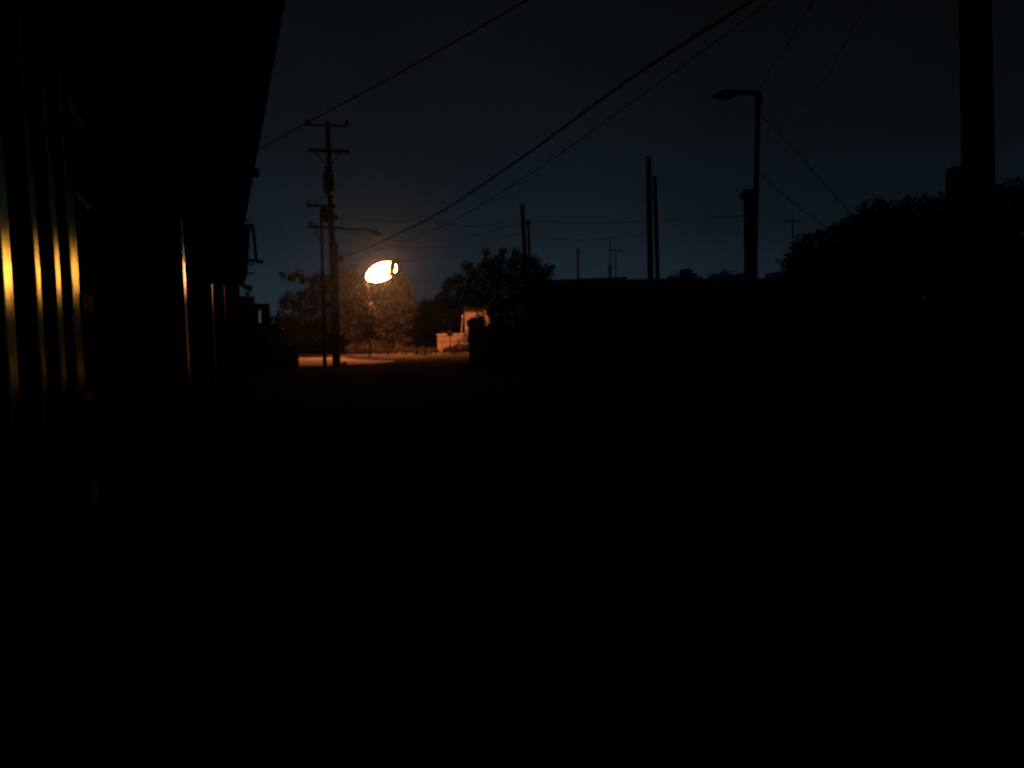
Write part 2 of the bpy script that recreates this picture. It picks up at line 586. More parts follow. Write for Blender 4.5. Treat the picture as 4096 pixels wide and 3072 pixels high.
tree('thin_tree', 'sparse dark tree rising behind the two wooden poles at the junction', 1240, 60.0, [
    (1130, 1100, 16), (1165, 1112, 18), (1195, 1096, 22), (1212, 1120, 18), (1255, 1125, 28), (1285, 1110, 24), (1320, 1130, 30), (1300, 1165, 34), (1250, 1175, 34),
    (1205, 1185, 26), (1155, 1190, 24), (1140, 1215, 28), (1190, 1228, 36), (1250, 1230, 42), (1310, 1225, 42), (1330, 1290, 48), (1270, 1300, 50), (1200, 1290, 50),
    (1135, 1285, 46), (1110, 1330, 46), (1180, 1350, 50), (1260, 1360, 50), (1320, 1365, 45), (1100, 1390, 40), (1170, 1400, 34), (1240, 1405, 30), (1300, 1405, 30), (1345, 1395, 30), (1060, 1350, 40), (1020, 1380, 40),
], 'leaf_dark', 1300, 0.2, trunk_r=0.15, spread=1.5, shell=0.2)

tree('round_tree', 'round black tree in the gap between the lit tree and the feathery tree', 1700, 64.0, [
    (1700, 1225, 38), (1735, 1235, 42), (1670, 1245, 34), (1655, 1290, 42), (1705, 1285, 48), (1750, 1280, 46), (1690, 1335, 50), (1740, 1335, 48), (1650, 1345, 40), (1700, 1378, 40), (1780, 1290, 45), (1790, 1250, 40), (1650, 1385, 30), (1745, 1375, 36),
    (1820, 1290, 40), (1830, 1250, 40),
], 'leaf_dark', 1300, 0.22, trunk_r=0.2, spread=1.0, shell=0.2)

tree('feathery_tree', 'large dark tree with spiky upright tips beside the lit house gable', 2035, 33.0, [
    (1942, 1010, 17, 0), (1948, 1045, 24, 0), (2012, 1003, 17, 0), (2002, 1035, 24, 0), (1978, 1060, 34), (2062, 1012, 18, 0), (2050, 1045, 30), (2095, 1040, 32), (2138, 1050, 28),
    (1865, 1065, 24, 0), (1885, 1090, 32), (1930, 1095, 44), (1800, 1125, 20), (1830, 1120, 26), (1850, 1140, 38), (1790, 1155, 28), (1755, 1195, 22), (1785, 1195, 34),
    (1990, 1110, 56), (2060, 1105, 58), (2125, 1100, 50), (2165, 1090, 34), (2195, 1075, 17), (2212, 1066, 9), (2178, 1120, 36), (2200, 1085, 12),
    (1905, 1150, 50), (1845, 1185, 40), (1800, 1215, 30), (1970, 1170, 54), (2050, 1175, 60), (2130, 1170, 56), (2190, 1160, 36), (1890, 1195, 32), (1840, 1220, 24), (1935, 1200, 28),
    (2000, 1225, 36), (2070, 1235, 58), (2150, 1235, 58), (2010, 1285, 50), (2080, 1300, 60), (2150, 1300, 55), (2000, 1340, 46), (2070, 1360, 55), (2010, 1390, 44),
    (1775, 1225, 20), (1900, 1222, 14), (1978, 1245, 24, 0), (1990, 1280, 30, 0), (1972, 1318, 22, 0), (1918, 1218, 18, 0), (1965, 1222, 16, 0), (1880, 1222, 13, 0), (1980, 1360, 26, 0), (1963, 1252, 12, 0), (2000, 1250, 24, 0), (2022, 1245, 24, 0), (2005, 1225, 22, 0), (1990, 1235, 18, 0), (1962, 1275, 11, 0), (1966, 1300, 13, 0), (1975, 1262, 18, 0),
], 'leaf_dark', 3000, 0.15, trunk_r=0.17, spread=0.9, aspect=0.32, shell=0.25, droop=-0.6)

# shrub crown showing over the pillar, in front of the lit house
tree('shrub', 'black shrub topping the gate pillar, its ragged tips against the lit gable', 1915, 33.2, [
    (1893, 1277, 12, 0), (1882, 1300, 16, 0), (1908, 1285, 12, 0), (1920, 1276, 12, 0), (1930, 1272, 9, 0), (1925, 1300, 16, 0), (1890, 1330, 20, 0), (1925, 1335, 18, 0), (1905, 1360, 26, 0), (1950, 1345, 22, .2), (1968, 1310, 18, .2),
    (1945, 1318, 14, 0), (1880, 1350, 14, 0), (1885, 1292, 20, 0), (1912, 1294, 24, 0), (1928, 1290, 16, 0), (1948, 1325, 22, 0), (1898, 1310, 26, 0), (1925, 1320, 26, 0)
], 'hedge', 6500, 0.10, trunk_r=0.05, cat='shrub', crown_name='foliage', trunk_name='stem')

tree('shrub', 'bush lit dull brown at the right end of the pale wall behind the sign', 1850, 51.5, [
    (1838, 1372, 18, 0), (1858, 1360, 18, 0), (1875, 1375, 22, 0), (1828, 1395, 18, 0), (1850, 1398, 24, 0), (1875, 1400, 20, 0), (1822, 1408, 12, 0), (1890, 1350, 16, 0.3), (1897, 1390, 20, 0.3), (1868, 1335, 12, 0),
], 'leaf_lit', 420, 0.2, trunk_r=0.06, cat='shrub', crown_name='foliage', trunk_name='stem')

# low weeds along the verge
vb = []
for i in range(75):
    px = random.uniform(1395, 1880)
    d = random.uniform(49.8, 53.5)
    hgt = random.choice((.25, .35, .5, .5, .9 if px < 1600 else .4))
    vb.append((G(px, d, hgt * .5), hgt * .55))
V = leaves([v[0] for v in vb], [v[1] for v in vb], [int(80 + 160 * v[1]) for v in vb], 0.22, 0.25, 0.1, 0.9, -1.2)
tag(leaf_obj('weeds', V, M['grass']), 'dry weeds lit dull red along the verge behind the kerb', 'weeds', kind='stuff')

# black mound and tuft at the foot of the poles
tree('low_bush', 'small black tuft standing on the lit road edge right of the poles', 1376, 36.6, [
    (1376, 1453, 9, 0), (1370, 1462, 12, 0), (1384, 1463, 12, 0), (1357, 1468, 10, 0), (1396, 1469, 10, 0), (1345, 1471, 8, 0),
], 'hedge', 5000, 0.09, trunk_r=0.03, cat='bush', crown_name='foliage', trunk_name='stem')

# ------------------------------------------------------------------ utility poles at the junction


def lean_pole(b, px0, py0, pxb, d, r0, r1, seg=14):
    base, top = G(pxb, d), P(px0, py0, d)
    n = 6
    pts = [(base - Vector((0, 0, .3))).lerp(top, i / n) for i in range(n + 1)]
    b.tube(pts, [r1 + (r0 - r1) * i / n for i in range(n + 1)], seg)
    return base, top


def crossarm(parent, xa, ya, xb, yb, d, h=0.12, dep=0.1, name='crossarm'):
    a, b_ = P(xa, ya, d), P(xb, yb, d)
    mb = MB()
    mb.box((a + b_) / 2, b_ - a, (b_ - a).length, dep, h, bevel=0.012)
    return mb.build(name, M['wood'], parent)


def insulator(parent, px, py, d, h=0.2, r=0.05, material='steel', flip=1):
    p = P(px, py, d)
    mb = MB()
    prof = [(0.35, 0), (1, .12), (.55, .28), (.95, .42), (.5, .58), (.8, .7), (.45, .85), (.3, 1)]
    mb.tube([p + Vector((0, 0, flip * h * t)) for _, t in prof], [r * a for a, _ in prof], 10)
    return mb.build('insulator', M[material], parent)


D1 = 36.0
pole = thing('utility_pole', 'tall wooden utility pole with four crossarms and a transformer above the junction', 'utility pole', G(1346, D1))
pb = MB()
lean_pole(pb, 1310, 488, 1345, D1, 0.10, 0.165)
pb.build('shaft', M['wood'], pole)
crossarm(pole, 1222, 499, 1396, 505, D1 - .16, 0.08, 0.09)
crossarm(pole, 1229, 601, 1398, 606, D1 - .16, 0.15, 0.12)
crossarm(pole, 1224, 822, 1345, 826, D1 - .2, 0.10, 0.1)
crossarm(pole, 1232, 906, 1348, 911, D1 - .2, 0.11, 0.1)
for px, py in ((1226, 495), (1240, 495), (1391, 499), (1384, 500)):
    insulator(pole, px, py, D1 - .16, .2, .07)
for px, py in ((1238, 814), (1262, 818), (1240, 898), (1262, 902), (1246, 901)):
    insulator(pole, px, py, D1 - .2, .15, .06)
insulator(pole, 1400, 599, D1 - .16, .2, .075, 'ceramic')
insulator(pole, 1400, 610, D1 - .16, .05, .035, 'ceramic', -1)
insulator(pole, 1227, 593, D1 - .16, .12, .03, 'ceramic')
# braces of the second arm
bm_ = MB()
for x in (1262, 1366):
    bm_.tube([P(x, 610, D1 - .2), P(1314, 668, D1 - .1)], 0.03, 6)
bm_.build('brace', M['wood'], pole)
# transformer can
tr = MB()
t0, t1 = P(1318, 775, D1 - .35), P(1312, 692, D1 - .35)
tr.tube([t0 + (t1 - t0) * k for k in (0, .04, .1, .88, .95, 1.0)], [.16, .22, .245, .255, .23, .12], 18)
can = tr.build('transformer', M['steel'], pole)
for px in (1302, 1327):
    q = MB()
    p = P(px, 690, D1 - .35)
    q.tube([p, p + Vector((0, 0, .12)), p + Vector((0, 0, .22)), p + Vector((0, 0, .3))], [.06, .04, .055, .02], 8)
    q.build('bushing', M['steel'], can)
# splice cases and drop boxes between the lower arms
for (xa, ya, xb, yb, wd) in ((1288, 828, 1318, 890, .0), (1325, 860, 1352, 880, .0), (1330, 820, 1345, 835, 0)):
    a, b_ = P((xa + xb) / 2, ya, D1 - .3), P((xa + xb) / 2, yb, D1 - .3)
    mb = MB()
    mb.box((a + b_) / 2, R, (xb - xa) / FPX * D1, .2, (a - b_).length, ay=F, bevel=.02)
    mb.build('junction_box', M['steel'], pole)
# unlit lamp on a long arm
arm = MB()
arm.tube(spline([P(1344, 908, D1), P(1400, 918, D1 - .1), P(1450, 919, D1 - .3), P(1484, 918, D1 - .4)], 6), 0.04, 8)
arm.build('lamp_arm', M['steel'], pole)


def cobra(parent, pa, pb, r, name='lamp_head', material='hood'):
    """cobra-head luminaire body from pa (spigot) to pb (nose)"""
    pa, pb = Vector(pa), Vector(pb)
    n = 8
    prof = [.35, .5, .8, 1, 1.05, 1, .85, .55, .12]
    mb = MB()
    mb.tube([pa.lerp(pb, i / n) for i in range(n + 1)], [r * k for k in prof], 14)
    return mb.build(name, M[material], parent)


cobra(pole, P(1472, 917, D1 - .35), P(1528, 941, D1 - .5), .13)

# dark drum-like base band where the pole is tarred
tb_ = MB()
tb_.tube([G(1345, D1, 0), G(1345, D1, .25)], .175, 14)
tb_.build('base_collar', M['steel'], pole)

# the slim companion pole and the stub pole with a bright fitting
p2 = thing('slim_pole', 'slim wooden pole just left of the tall utility pole', 'pole', G(1299, D1 + .6))
mb = MB()
lean_pole(mb, 1284, 838, 1299, D1 + .6, .055, .095)
mb.build('shaft', M['wood'], p2)
mb = MB()
mb.tube([P(1258, 918, D1 + .5), P(1288, 975, D1 + .55)], .03, 6)
mb.build('brace', M['wood'], p2)
p3 = thing('stub_pole', 'short thick pole standing hard against the right of the tall utility pole', 'pole', G(1352, D1 + .9))
mb = MB()
lean_pole(mb, 1342, 968, 1352, D1 + .9, .10, .12)
mb.build('shaft', M['wood'], p3)
mb = MB()
mb.box(P(1346, 976, D1 + .6), R, .2, .2, .16, ay=F, bevel=.02)
mb.build('cap_box', M['steel'], p3)
insulator(p3, 1354, 980, D1 + .5, .09, .035, 'ceramic')
mb = MB()
mb.box(P(1362, 1036, D1 + .6), R, .3, .24, .28, ay=F, bevel=.03)
mb.build('cable_box', M['steel'], p3)

# ------------------------------------------------------------------ the burning street lamp
DL = 47.0
lamp = thing('street_lamp', 'lit sodium street lamp glaring orange white on a slim post before the bushy tree', 'street lamp', G(1478, DL + .3))
mb = MB()
mb.tube([G(1478, DL + .3, -.2), P(1480, 1400, DL + .3), P(1478, 1300, DL + .3), P(1474, 1180, DL + .3), P(1468, 1100, DL + .2)], [.055, .05, .04, .03, .022], 10)
mb.build('post', M['bark'], lamp)
lc = P(1526, 1088, DL)
tilt = math.radians(22)
lax = (R * math.cos(tilt) + U * math.sin(tilt)).normalized()
lup = (U * math.cos(tilt) - R * math.sin(tilt)).normalized()
mb = MB()
mb.ell(lc, lax * 0.97, F * 0.42, lup * 0.50, 28, 14)  # lens enlarged so its shape takes in the lamp's glare
mb.build('lens', M['lens'], lamp)
mb = MB()
mb.ell(lc + lup * 0.05, lax * 0.94, F * 0.42, lup * 0.51, 28, 6, zmin=0.9, zmax=0.999)
mb.build('hood', M['hood'], lamp)
# ------------------------------------------------------------------ other poles


def simple_pole(name, label, px0, py0, pxb, d, r0, r1, material='wood', cat='pole', group=None, cap=None):
    t = thing(name, label, cat, G(pxb, d), group)
    b = MB()
    lean_pole(b, px0, py0, pxb, d, r0, r1)
    b.build('shaft', M[material], t)
    return t


t = simple_pole('wooden_pole', 'leaning pole with a blunt capped top rising out of the feathery tree', 2089, 826, 2118, 42, .11, .16)
mb = MB(); mb.box(P(2088, 832, 41.8), R, .24, .24, .3, ay=F, bevel=.03); mb.build('pole_cap', M['steel'], t)
t = simple_pole('wooden_pole', 'shorter pole close behind the capped leaning pole over the feathery tree', 2112, 876, 2130, 42.6, .07, .1)
mb = MB(); mb.box(P(2109, 892, 42.4), R, .5, .1, .1, ay=F, bevel=.01); mb.build('crossarm', M['wood'], t)
t = simple_pole('wooden_pole', 'tall pole, left and higher of the close pair above the dark roof', 2594, 628, 2608, 33, .115, .14)
mb = MB(); mb.box(P(2595, 645, 32.8), R, .16, .2, .2, ay=F, bevel=.02); mb.build('pole_cap', M['steel'], t)
t = simple_pole('wooden_pole', 'lower right pole of the close pair above the dark roof', 2619, 705, 2640, 33.5, .085, .10)
mb = MB(); mb.box(P(2607, 790, 33.1), R, .34, .1, .1, ay=F, bevel=.01); mb.build('crossarm', M['wood'], t)
t = simple_pole('wooden_pole', 'small far pole with stub pegs on its right above the dark roof', 2311, 992, 2315, 70, .10, .14)
for y in (1003, 1014, 1026):
    mb = MB()
    mb.tube([P(2312, y, 70), P(2323, y, 70)], .045, 6)
    mb.build('peg', M['steel'], t)
t = simple_pole('far_pole', 'very faint far pole with a thin aerial rod above the dark roof', 2440, 960, 2441, 95, .05, .1, 'steel')
mb = MB(); mb.tube([P(2440, 1062, 94.8), P(2441, 1110, 94.8)], .2, 8); mb.build('sleeve', M['steel'], t)
t = simple_pole('far_pole', 'very faint far pole with a crossbar to its right above the dark roof', 2463, 1000, 2465, 95, .06, .1, 'steel')
mb = MB(); mb.tube([P(2440, 1000, 94.9), P(2500, 1004, 94.9)], .07, 6); mb.build('crossarm', M['steel'], t)
t = simple_pole('far_pole', 'faint far pole with a short crossbar rising beside the big hedge', 3171, 862, 3176, 80, .07, .10, 'wood')
mb = MB(); mb.tube([P(3138, 886, 79.8), P(3205, 886, 79.8)], .07, 6); mb.build('crossarm', M['wood'], t)

# street lamp, unlit, on the right
D6 = 19.0
sl = thing('street_lamp', 'unlit street lamp, black against the sky, on a thick post over the wall', 'street lamp', G(3009, D6))
mb = MB()
a, b_ = G(3009, D6), P(3000, 785, D6)
mb.tube([(a - Vector((0, 0, .3))).lerp(b_, i / 5) for i in range(6)], [.165, .163, .16, .157, .153, .15], 16)
mb.build('post', M['conc_pole'], sl)
mb = MB()
q = P(2996, 772, D6)
mb.box(q, R, .33, .3, .12, ay=F, bevel=.03)
mb.box(q + R * -.1 + U * -.07, R, .2, .24, .1, ay=F, bevel=.02)
mb.build('post_cap', M['conc_pole'], sl)
mb = MB()
mb.tube(spline([P(3020, 1000, D6 - .12), P(3026, 700, D6 - .12), P(3031, 420, D6 - .12), P(3030, 385, D6 - .12), P(3018, 373, D6 - .12), P(2985, 371, D6 - .12), P(2935, 372, D6 - .12)], 6), .065, 10)
mb.build('arm', M['steel'], sl)
cobra(sl, P(2962, 371, D6 - .12), P(2846, 388, D6 - .12), .115)
mb = MB(); mb.box(P(3034, 398, D6 - .12), R, .15, .16, .35, ay=F, bevel=.03); mb.build('bracket', M['steel'], sl)

# thick near pole on the far right
D7 = 11.0
np_ = thing('concrete_pole', 'very thick near pole with a riser pipe, behind the hedge', 'pole', G(3930, D7))
mb = MB()
a, b_ = G(3930, D7), P(3908, -350, D7)
mb.tube([(a - Vector((0, 0, .3))).lerp(b_, i / 6) for i in range(7)], [.215, .21, .2, .19, .18, .165, .15], 20)
mb.build('shaft', M['conc_pole'], np_)
mb = MB()
mb.tube([P(3862, 800, D7 - .1), P(3858, 500, D7 - .1), P(3852, 200, D7 - .1), P(3845, -200, D7 - .1)], .05, 10)
mb.build('riser_pipe', M['steel'], np_)
mb = MB(); mb.box(P(3836, 760, D7 - .2), R, .30, .2, .62, ay=F, bevel=.03); mb.build('meter_box', M['sign'], np_)

# ------------------------------------------------------------------ wires


def wire(pts, r, label, group=None, name='power_line', cat='cable'):
    b = MB()
    b.tube(spline([P(*p) for p in pts], 10), r, 6)
    return tag(b.build(name, M['cable']), label, cat, group)


wire([(860, 690, 43), (1030, 602, 39), (1224, 493, D1 - .1), (1500, 346, 30), (1800, 178, 25.2), (2110, 0, 21.5), (2500, -230, 18)], .028,
     'upper black power line crossing the sky above the transformer pole', name='power_line')
wire([(1348, 1037, 36.4), (1420, 1012, 32), (1490, 985, 28), (1600, 930, 24), (1760, 850, 19.8), (2100, 622, 14.4), (2500, 330, 10.9), (2980, 20, 8.5), (3150, -90, 7.8)], .019,
     'thick sagging cable sweeping from the poles up to the top right of the sky', name='overhead_cable')
wire([(1350, 1060, 36.6), (1560, 990, 27), (1800, 890, 19.5), (2110, 702, 14.6), (2350, 537, 12.3), (2850, 175, 9.2), (3150, -50, 8)], .007,
     'thin faint line running close below the thick sagging cable', name='overhead_cable')
g4 = 'thin service lines between the junction poles and the capped leaning pole'
for pts, lab in (
    ([(1350, 870, 36), (1560, 888, 37.5), (1700, 884, 38.5), (1900, 905, 40), (2086, 878, 42)], 'topmost thin line from the junction poles to the capped leaning pole'),
    ([(1350, 905, 36), (1560, 960, 37.5), (1700, 968, 38.5), (1836, 955, 40), (2086, 893, 42)], 'sagging service line rising steeply to the capped leaning pole'),
    ([(1352, 920, 36), (1560, 980, 37.5), (1700, 988, 38.5), (1900, 975, 40), (2090, 930, 42)], 'service line just below the steeply rising one, behind the lamp glow'),
    ([(1360, 1010, 37), (1560, 1040, 40), (1700, 1043, 44), (1920, 1014, 46), (2110, 980, 43)], 'lowest service line, meeting the tips of the feathery tree'),
):
    wire(pts, .011, lab, g4, name='service_line')
wire([(1110, 1128, 52), (1400, 1138, 55), (1700, 1131, 58), (1900, 1125, 60)], .016, 'low level line passing behind the lit tree and feathery tree', name='service_line')
wire([(1600, 1160, 60), (1700, 1158, 61), (1900, 1150, 62)], .014, 'lowest line showing in the gap right of the lit tree', name='service_line')
wire([(2112, 885, 42.3), (2350, 892, 37), (2600, 884, 33)], .012, 'line spanning from the capped leaning pole to the close pair', name='service_line')
wire([(2120, 950, 42.5), (2350, 960, 38), (2610, 930, 33.2)], .009, 'lower sagging line spanning from the leaning pole to the close pair', name='service_line')
wire([(2630, 880, 33.3), (2800, 872, 26), (3015, 860, 19)], .008, 'line running from the close pair of poles to the unlit lamp post', name='service_line')
wire([(3030, 440, D6), (3150, 570, 20), (3280, 715, 21), (3420, 872, 22)], .012, 'upper stay wire sloping down right from the unlit lamp post', name='stay_wire')
wire([(3030, 680, D6), (3130, 775, 20), (3250, 870, 22), (3330, 925, 23)], .010, 'lower stay wire sloping down right from the unlit lamp post', name='stay_wire')
wire([(3034, 370, D6), (3085, 270, 16.5), (3143, 190, 14.5), (3220, 60, 12), (3290, -60, 10.5)], .010, 'line climbing from the top of the unlit lamp post out of the picture', name='overhead_cable')
wire([(3070, 560, 30), (3240, 392, 18), (3370, 195, 13), (3480, -20, 10)], .007, 'faint line climbing right of the unlit lamp post', name='overhead_cable')

# ------------------------------------------------------------------ lit wall, sign and house beyond the kerb
DW = 53.0
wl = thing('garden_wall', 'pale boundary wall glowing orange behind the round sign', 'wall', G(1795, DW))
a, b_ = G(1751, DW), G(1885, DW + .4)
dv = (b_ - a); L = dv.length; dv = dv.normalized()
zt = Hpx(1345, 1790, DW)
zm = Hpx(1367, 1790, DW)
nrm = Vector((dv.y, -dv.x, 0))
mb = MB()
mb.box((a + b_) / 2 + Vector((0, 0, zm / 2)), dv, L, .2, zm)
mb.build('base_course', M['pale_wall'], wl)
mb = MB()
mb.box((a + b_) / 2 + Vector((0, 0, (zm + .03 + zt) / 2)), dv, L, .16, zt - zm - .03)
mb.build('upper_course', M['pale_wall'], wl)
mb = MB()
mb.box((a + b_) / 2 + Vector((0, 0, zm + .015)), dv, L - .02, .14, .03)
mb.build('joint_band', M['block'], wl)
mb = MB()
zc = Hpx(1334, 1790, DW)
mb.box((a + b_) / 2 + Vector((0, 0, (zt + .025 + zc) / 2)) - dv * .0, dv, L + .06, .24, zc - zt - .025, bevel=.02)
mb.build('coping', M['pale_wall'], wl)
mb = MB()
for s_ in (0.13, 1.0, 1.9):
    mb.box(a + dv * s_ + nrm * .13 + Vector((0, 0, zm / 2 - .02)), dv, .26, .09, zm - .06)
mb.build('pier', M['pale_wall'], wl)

sg = thing('road_sign', 'round road sign seen from behind, black before the pale wall', 'road sign', G(1801, 49.6))
mb = MB(); mb.tube([G(1803, 49.6, -.2), P(1800, 1340, 49.6)], .032, 8); mb.build('post', M['sign'], sg)
mb = MB()
c = P(1800, 1334, 49.55)
mb.ell(c, R * .2, U * .2, F * .02, 20, 4)
mb.build('sign_plate', M['sign'], sg)

st = thing('thin_mast', 'thin pale mast with a small lantern top left of the lit gable', 'mast', G(1845, 51))
mb = MB(); mb.tube([G(1845, 51, -.1), P(1845, 1340, 51), P(1850, 1275, 51)], .02, 8); mb.build('shaft', M['pale_metal'], st)
mb = MB(); mb.ell(P(1850, 1266, 51), R * .05, F * .05, U * .14, 10, 6); mb.build('lantern', M['pale_metal'], st)

# short dark fence pickets standing on the kerb line
for i, px in enumerate((1552, 1622, 1666, 1700, 1742)):
    t = thing('fence_picket', ['low black picket left of the other four at the kerb', 'low black picket second from the left at the kerb', 'low black picket in the middle of five at the kerb',
                               'low black picket second from the right at the kerb', 'low black picket nearest the pale wall at the kerb'][i], 'picket', G(px, 48.45), 'low pickets along the far kerb')
    mb = MB(); h_ = (.42, .36, .5, .38, .45)[i]
    mb.tube([G(px, 48.45, -.1), G(px, 48.45, h_ * .8), G(px, 48.45, h_)], [.045, .04, .012], 7)
    mb.build('post', M['sign'], t)

# lit house behind
DH = 54.0
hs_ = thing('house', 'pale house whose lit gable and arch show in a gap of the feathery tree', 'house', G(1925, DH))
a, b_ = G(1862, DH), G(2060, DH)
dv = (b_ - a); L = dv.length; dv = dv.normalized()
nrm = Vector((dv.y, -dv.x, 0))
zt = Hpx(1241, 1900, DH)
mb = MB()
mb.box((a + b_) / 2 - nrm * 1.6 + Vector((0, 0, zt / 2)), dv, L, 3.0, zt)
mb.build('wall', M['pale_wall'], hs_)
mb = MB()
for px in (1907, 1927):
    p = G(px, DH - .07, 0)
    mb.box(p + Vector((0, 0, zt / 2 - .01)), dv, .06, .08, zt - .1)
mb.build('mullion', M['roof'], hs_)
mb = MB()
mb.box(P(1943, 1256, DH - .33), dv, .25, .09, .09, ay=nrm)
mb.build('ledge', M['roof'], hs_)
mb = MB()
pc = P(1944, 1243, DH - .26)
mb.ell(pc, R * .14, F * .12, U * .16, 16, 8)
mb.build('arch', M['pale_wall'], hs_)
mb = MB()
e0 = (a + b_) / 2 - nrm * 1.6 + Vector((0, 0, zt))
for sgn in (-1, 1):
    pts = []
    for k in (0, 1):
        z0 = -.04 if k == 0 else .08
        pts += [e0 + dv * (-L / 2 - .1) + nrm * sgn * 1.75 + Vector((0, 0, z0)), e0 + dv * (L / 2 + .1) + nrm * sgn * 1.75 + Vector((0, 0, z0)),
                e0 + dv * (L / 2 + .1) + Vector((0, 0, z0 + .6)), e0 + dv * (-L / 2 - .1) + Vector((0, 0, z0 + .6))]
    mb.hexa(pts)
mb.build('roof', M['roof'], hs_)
gp = thing('gate_post', 'left one of two thin lit posts under the gable', 'post', G(1898, 50.5), 'thin lit posts under the gable')
mb = MB(); mb.tube([G(1898, 50.5, -.1), P(1899, 1290, 50.5)], .04, 8); mb.build('shaft', M['pale_metal'], gp)
gp = thing('gate_post', 'right one of two thin lit posts under the gable', 'post', G(1909, 50.5), 'thin lit posts under the gable')
mb = MB(); mb.tube([G(1909, 50.5, -.1), P(1911, 1288, 50.5)], .04, 8); mb.build('shaft', M['pale_metal'], gp)

# ------------------------------------------------------------------ dark walls and roofs on the right
pl = thing('gate_pillar', 'black masonry pillar ending the wall under the feathery tree', 'pillar', G(1915, 32.0))
a, b_ = G(1879, 32.0), G(1962, 32.0)
mb = MB(); c = (a + b_) / 2; w_ = (b_ - a).length
mb.box(c + Vector((0, 0, .72)), b_ - a, w_, .7, 1.44, bevel=.015); mb.build('shaft', M['block'], pl)
mb = MB(); mb.box(c + Vector((0, 0, 1.49)), b_ - a, w_ + .04, .76, .1, bevel=.02); mb.build('cap', M['block'], pl)

wr = thing('boundary_wall', 'low black wall running right from the gate pillar under the feathery tree', 'wall', G(2080, 32))
a, b_ = G(1964, 32.0), G(2260, 31.0)
mb = MB(); mb.box((a + b_) / 2 + Vector((0, 0, .68)), b_ - a, (b_ - a).length - .02, .2, 1.36); mb.build('wall_face', M['block'], wr)
mb = MB(); mb.box((a + b_) / 2 + Vector((0, 0, 1.392)), b_ - a, (b_ - a).length - .02, .28, .06, bevel=.015); mb.build('coping', M['block'], wr)

# long low house, its roof line level with the wall to the right
DR = 29.0
lh = thing('house', 'long low black house whose roof makes the flat skyline right of the feathery tree', 'house', G(2350, DR))
a, b_ = G(2130, DR), G(2497, DR - .5)
dv = (b_ - a); L = dv.length; dvn = dv.normalized(); nrm = Vector((dvn.y, -dvn.x, 0))
z1, z2 = Hpx(1128, 2200, DR), Hpx(1112, 2490, DR)
mb = MB(); mb.box((a + b_) / 2 - nrm * 2 + Vector((0, 0, (min(z1, z2) - .1) / 2)), dvn, L, 4, min(z1, z2) - .1); mb.build('wall', M['dark_wall'], lh)
mb = MB()
ra, rb = P(2100, 1124, DR - .3), P(2505, 1107, DR - .8)
back = -nrm * 5
bot = [ra - Vector((0, 0, .14)), rb - Vector((0, 0, .14)), rb + back - Vector((0, 0, .14)), ra + back - Vector((0, 0, .14))]
mb.hexa(bot + [p + Vector((0, 0, .14)) for p in bot])
mb.build('roof', M['roof'], lh)
mb = MB()
mb.box((a + b_) / 2 + nrm * .03 + Vector((0, 0, 1.5)), dvn, 1.3, .08, 1.1)
wn = mb.build('window', M['sign'], lh)
mb = MB()
mb.box((a + b_) / 2 + nrm * .05 - dvn * 1.5 + Vector((0, 0, 1.0)), dvn, .85, .08, 2.0)
mb.build('door', M['wood'], lh)

bw = thing('boundary_wall', 'long black wall below the unlit street lamp and the close pair of poles', 'wall', G(2900, 15.6))
a, b_ = G(2492, 15.3), G(3420, 16.2)
dv = (b_ - a); L = dv.length; dvn = dv.normalized()
mb = MB()
mb.box((a + b_) / 2 + Vector((0, 0, 1.2)), dvn, L, .2, 2.4); mb.build('wall_face', M['block'], bw)
mb = MB()
nseg = 16
for i in range(nseg):
    p = a + dv * ((i + .5) / nseg)
    mb.box(p + Vector((0, 0, 2.44 + random.uniform(-.008, .012))), dvn, L / nseg - .01, .27, .07, bevel=.012)
mb.build('coping', M['block'], bw)
# things that break the wall top line
for px, wd, hh in ((2743, 40, 1078), ):
    ch = thing('chimney', 'small black chimney stump on the skyline right of the close pair of poles', 'chimney', G(px, 20))
    zt = Hpx(hh, px, 20)
    mb = MB(); mb.box(G(px, 20, zt / 2), dvn, .22, .22, zt, bevel=.02); mb.build('stack', M['block'], ch)
    mb = MB(); mb.box(G(px, 20, zt - .05), dvn, .28, .28, .06, bevel=.015); mb.build('cap', M['block'], ch)
for cl, lab in (([(2700, 1112, 18, 0), (2680, 1118, 14, 0), (2720, 1116, 14, 0)], 'small black bush top left of the chimney stump on the skyline'),
                ([(2775, 1106, 18, 0), (2795, 1116, 16, 0)], 'small black bush top close right of the chimney stump'),
                ([(2870, 1106, 20, 0), (2900, 1104, 22, 0), (2925, 1112, 18, 0), (2845, 1114, 16, 0), (2955, 1112, 20, 0), (2975, 1108, 16, 0)], 'wide black bush top on the skyline before the unlit lamp post'),
                ([(3080, 1105, 16, 0), (3120, 1098, 20, 0), (3150, 1096, 15, 0), (3172, 1084, 15, 0), (3105, 1105, 18, 0)], 'black bush top filling the corner between wall and tall hedge')):
    cx = sum(c[0] for c in cl) / len(cl)
    tree('shrub', lab, cx, 18.0, cl + [(cx, 1150, 40, 0), (cx - 10, 1200, 40, 0)], 'hedge', 5200, .09, trunk_r=.05, cat='shrub', crown_name='foliage', trunk_name='stem')

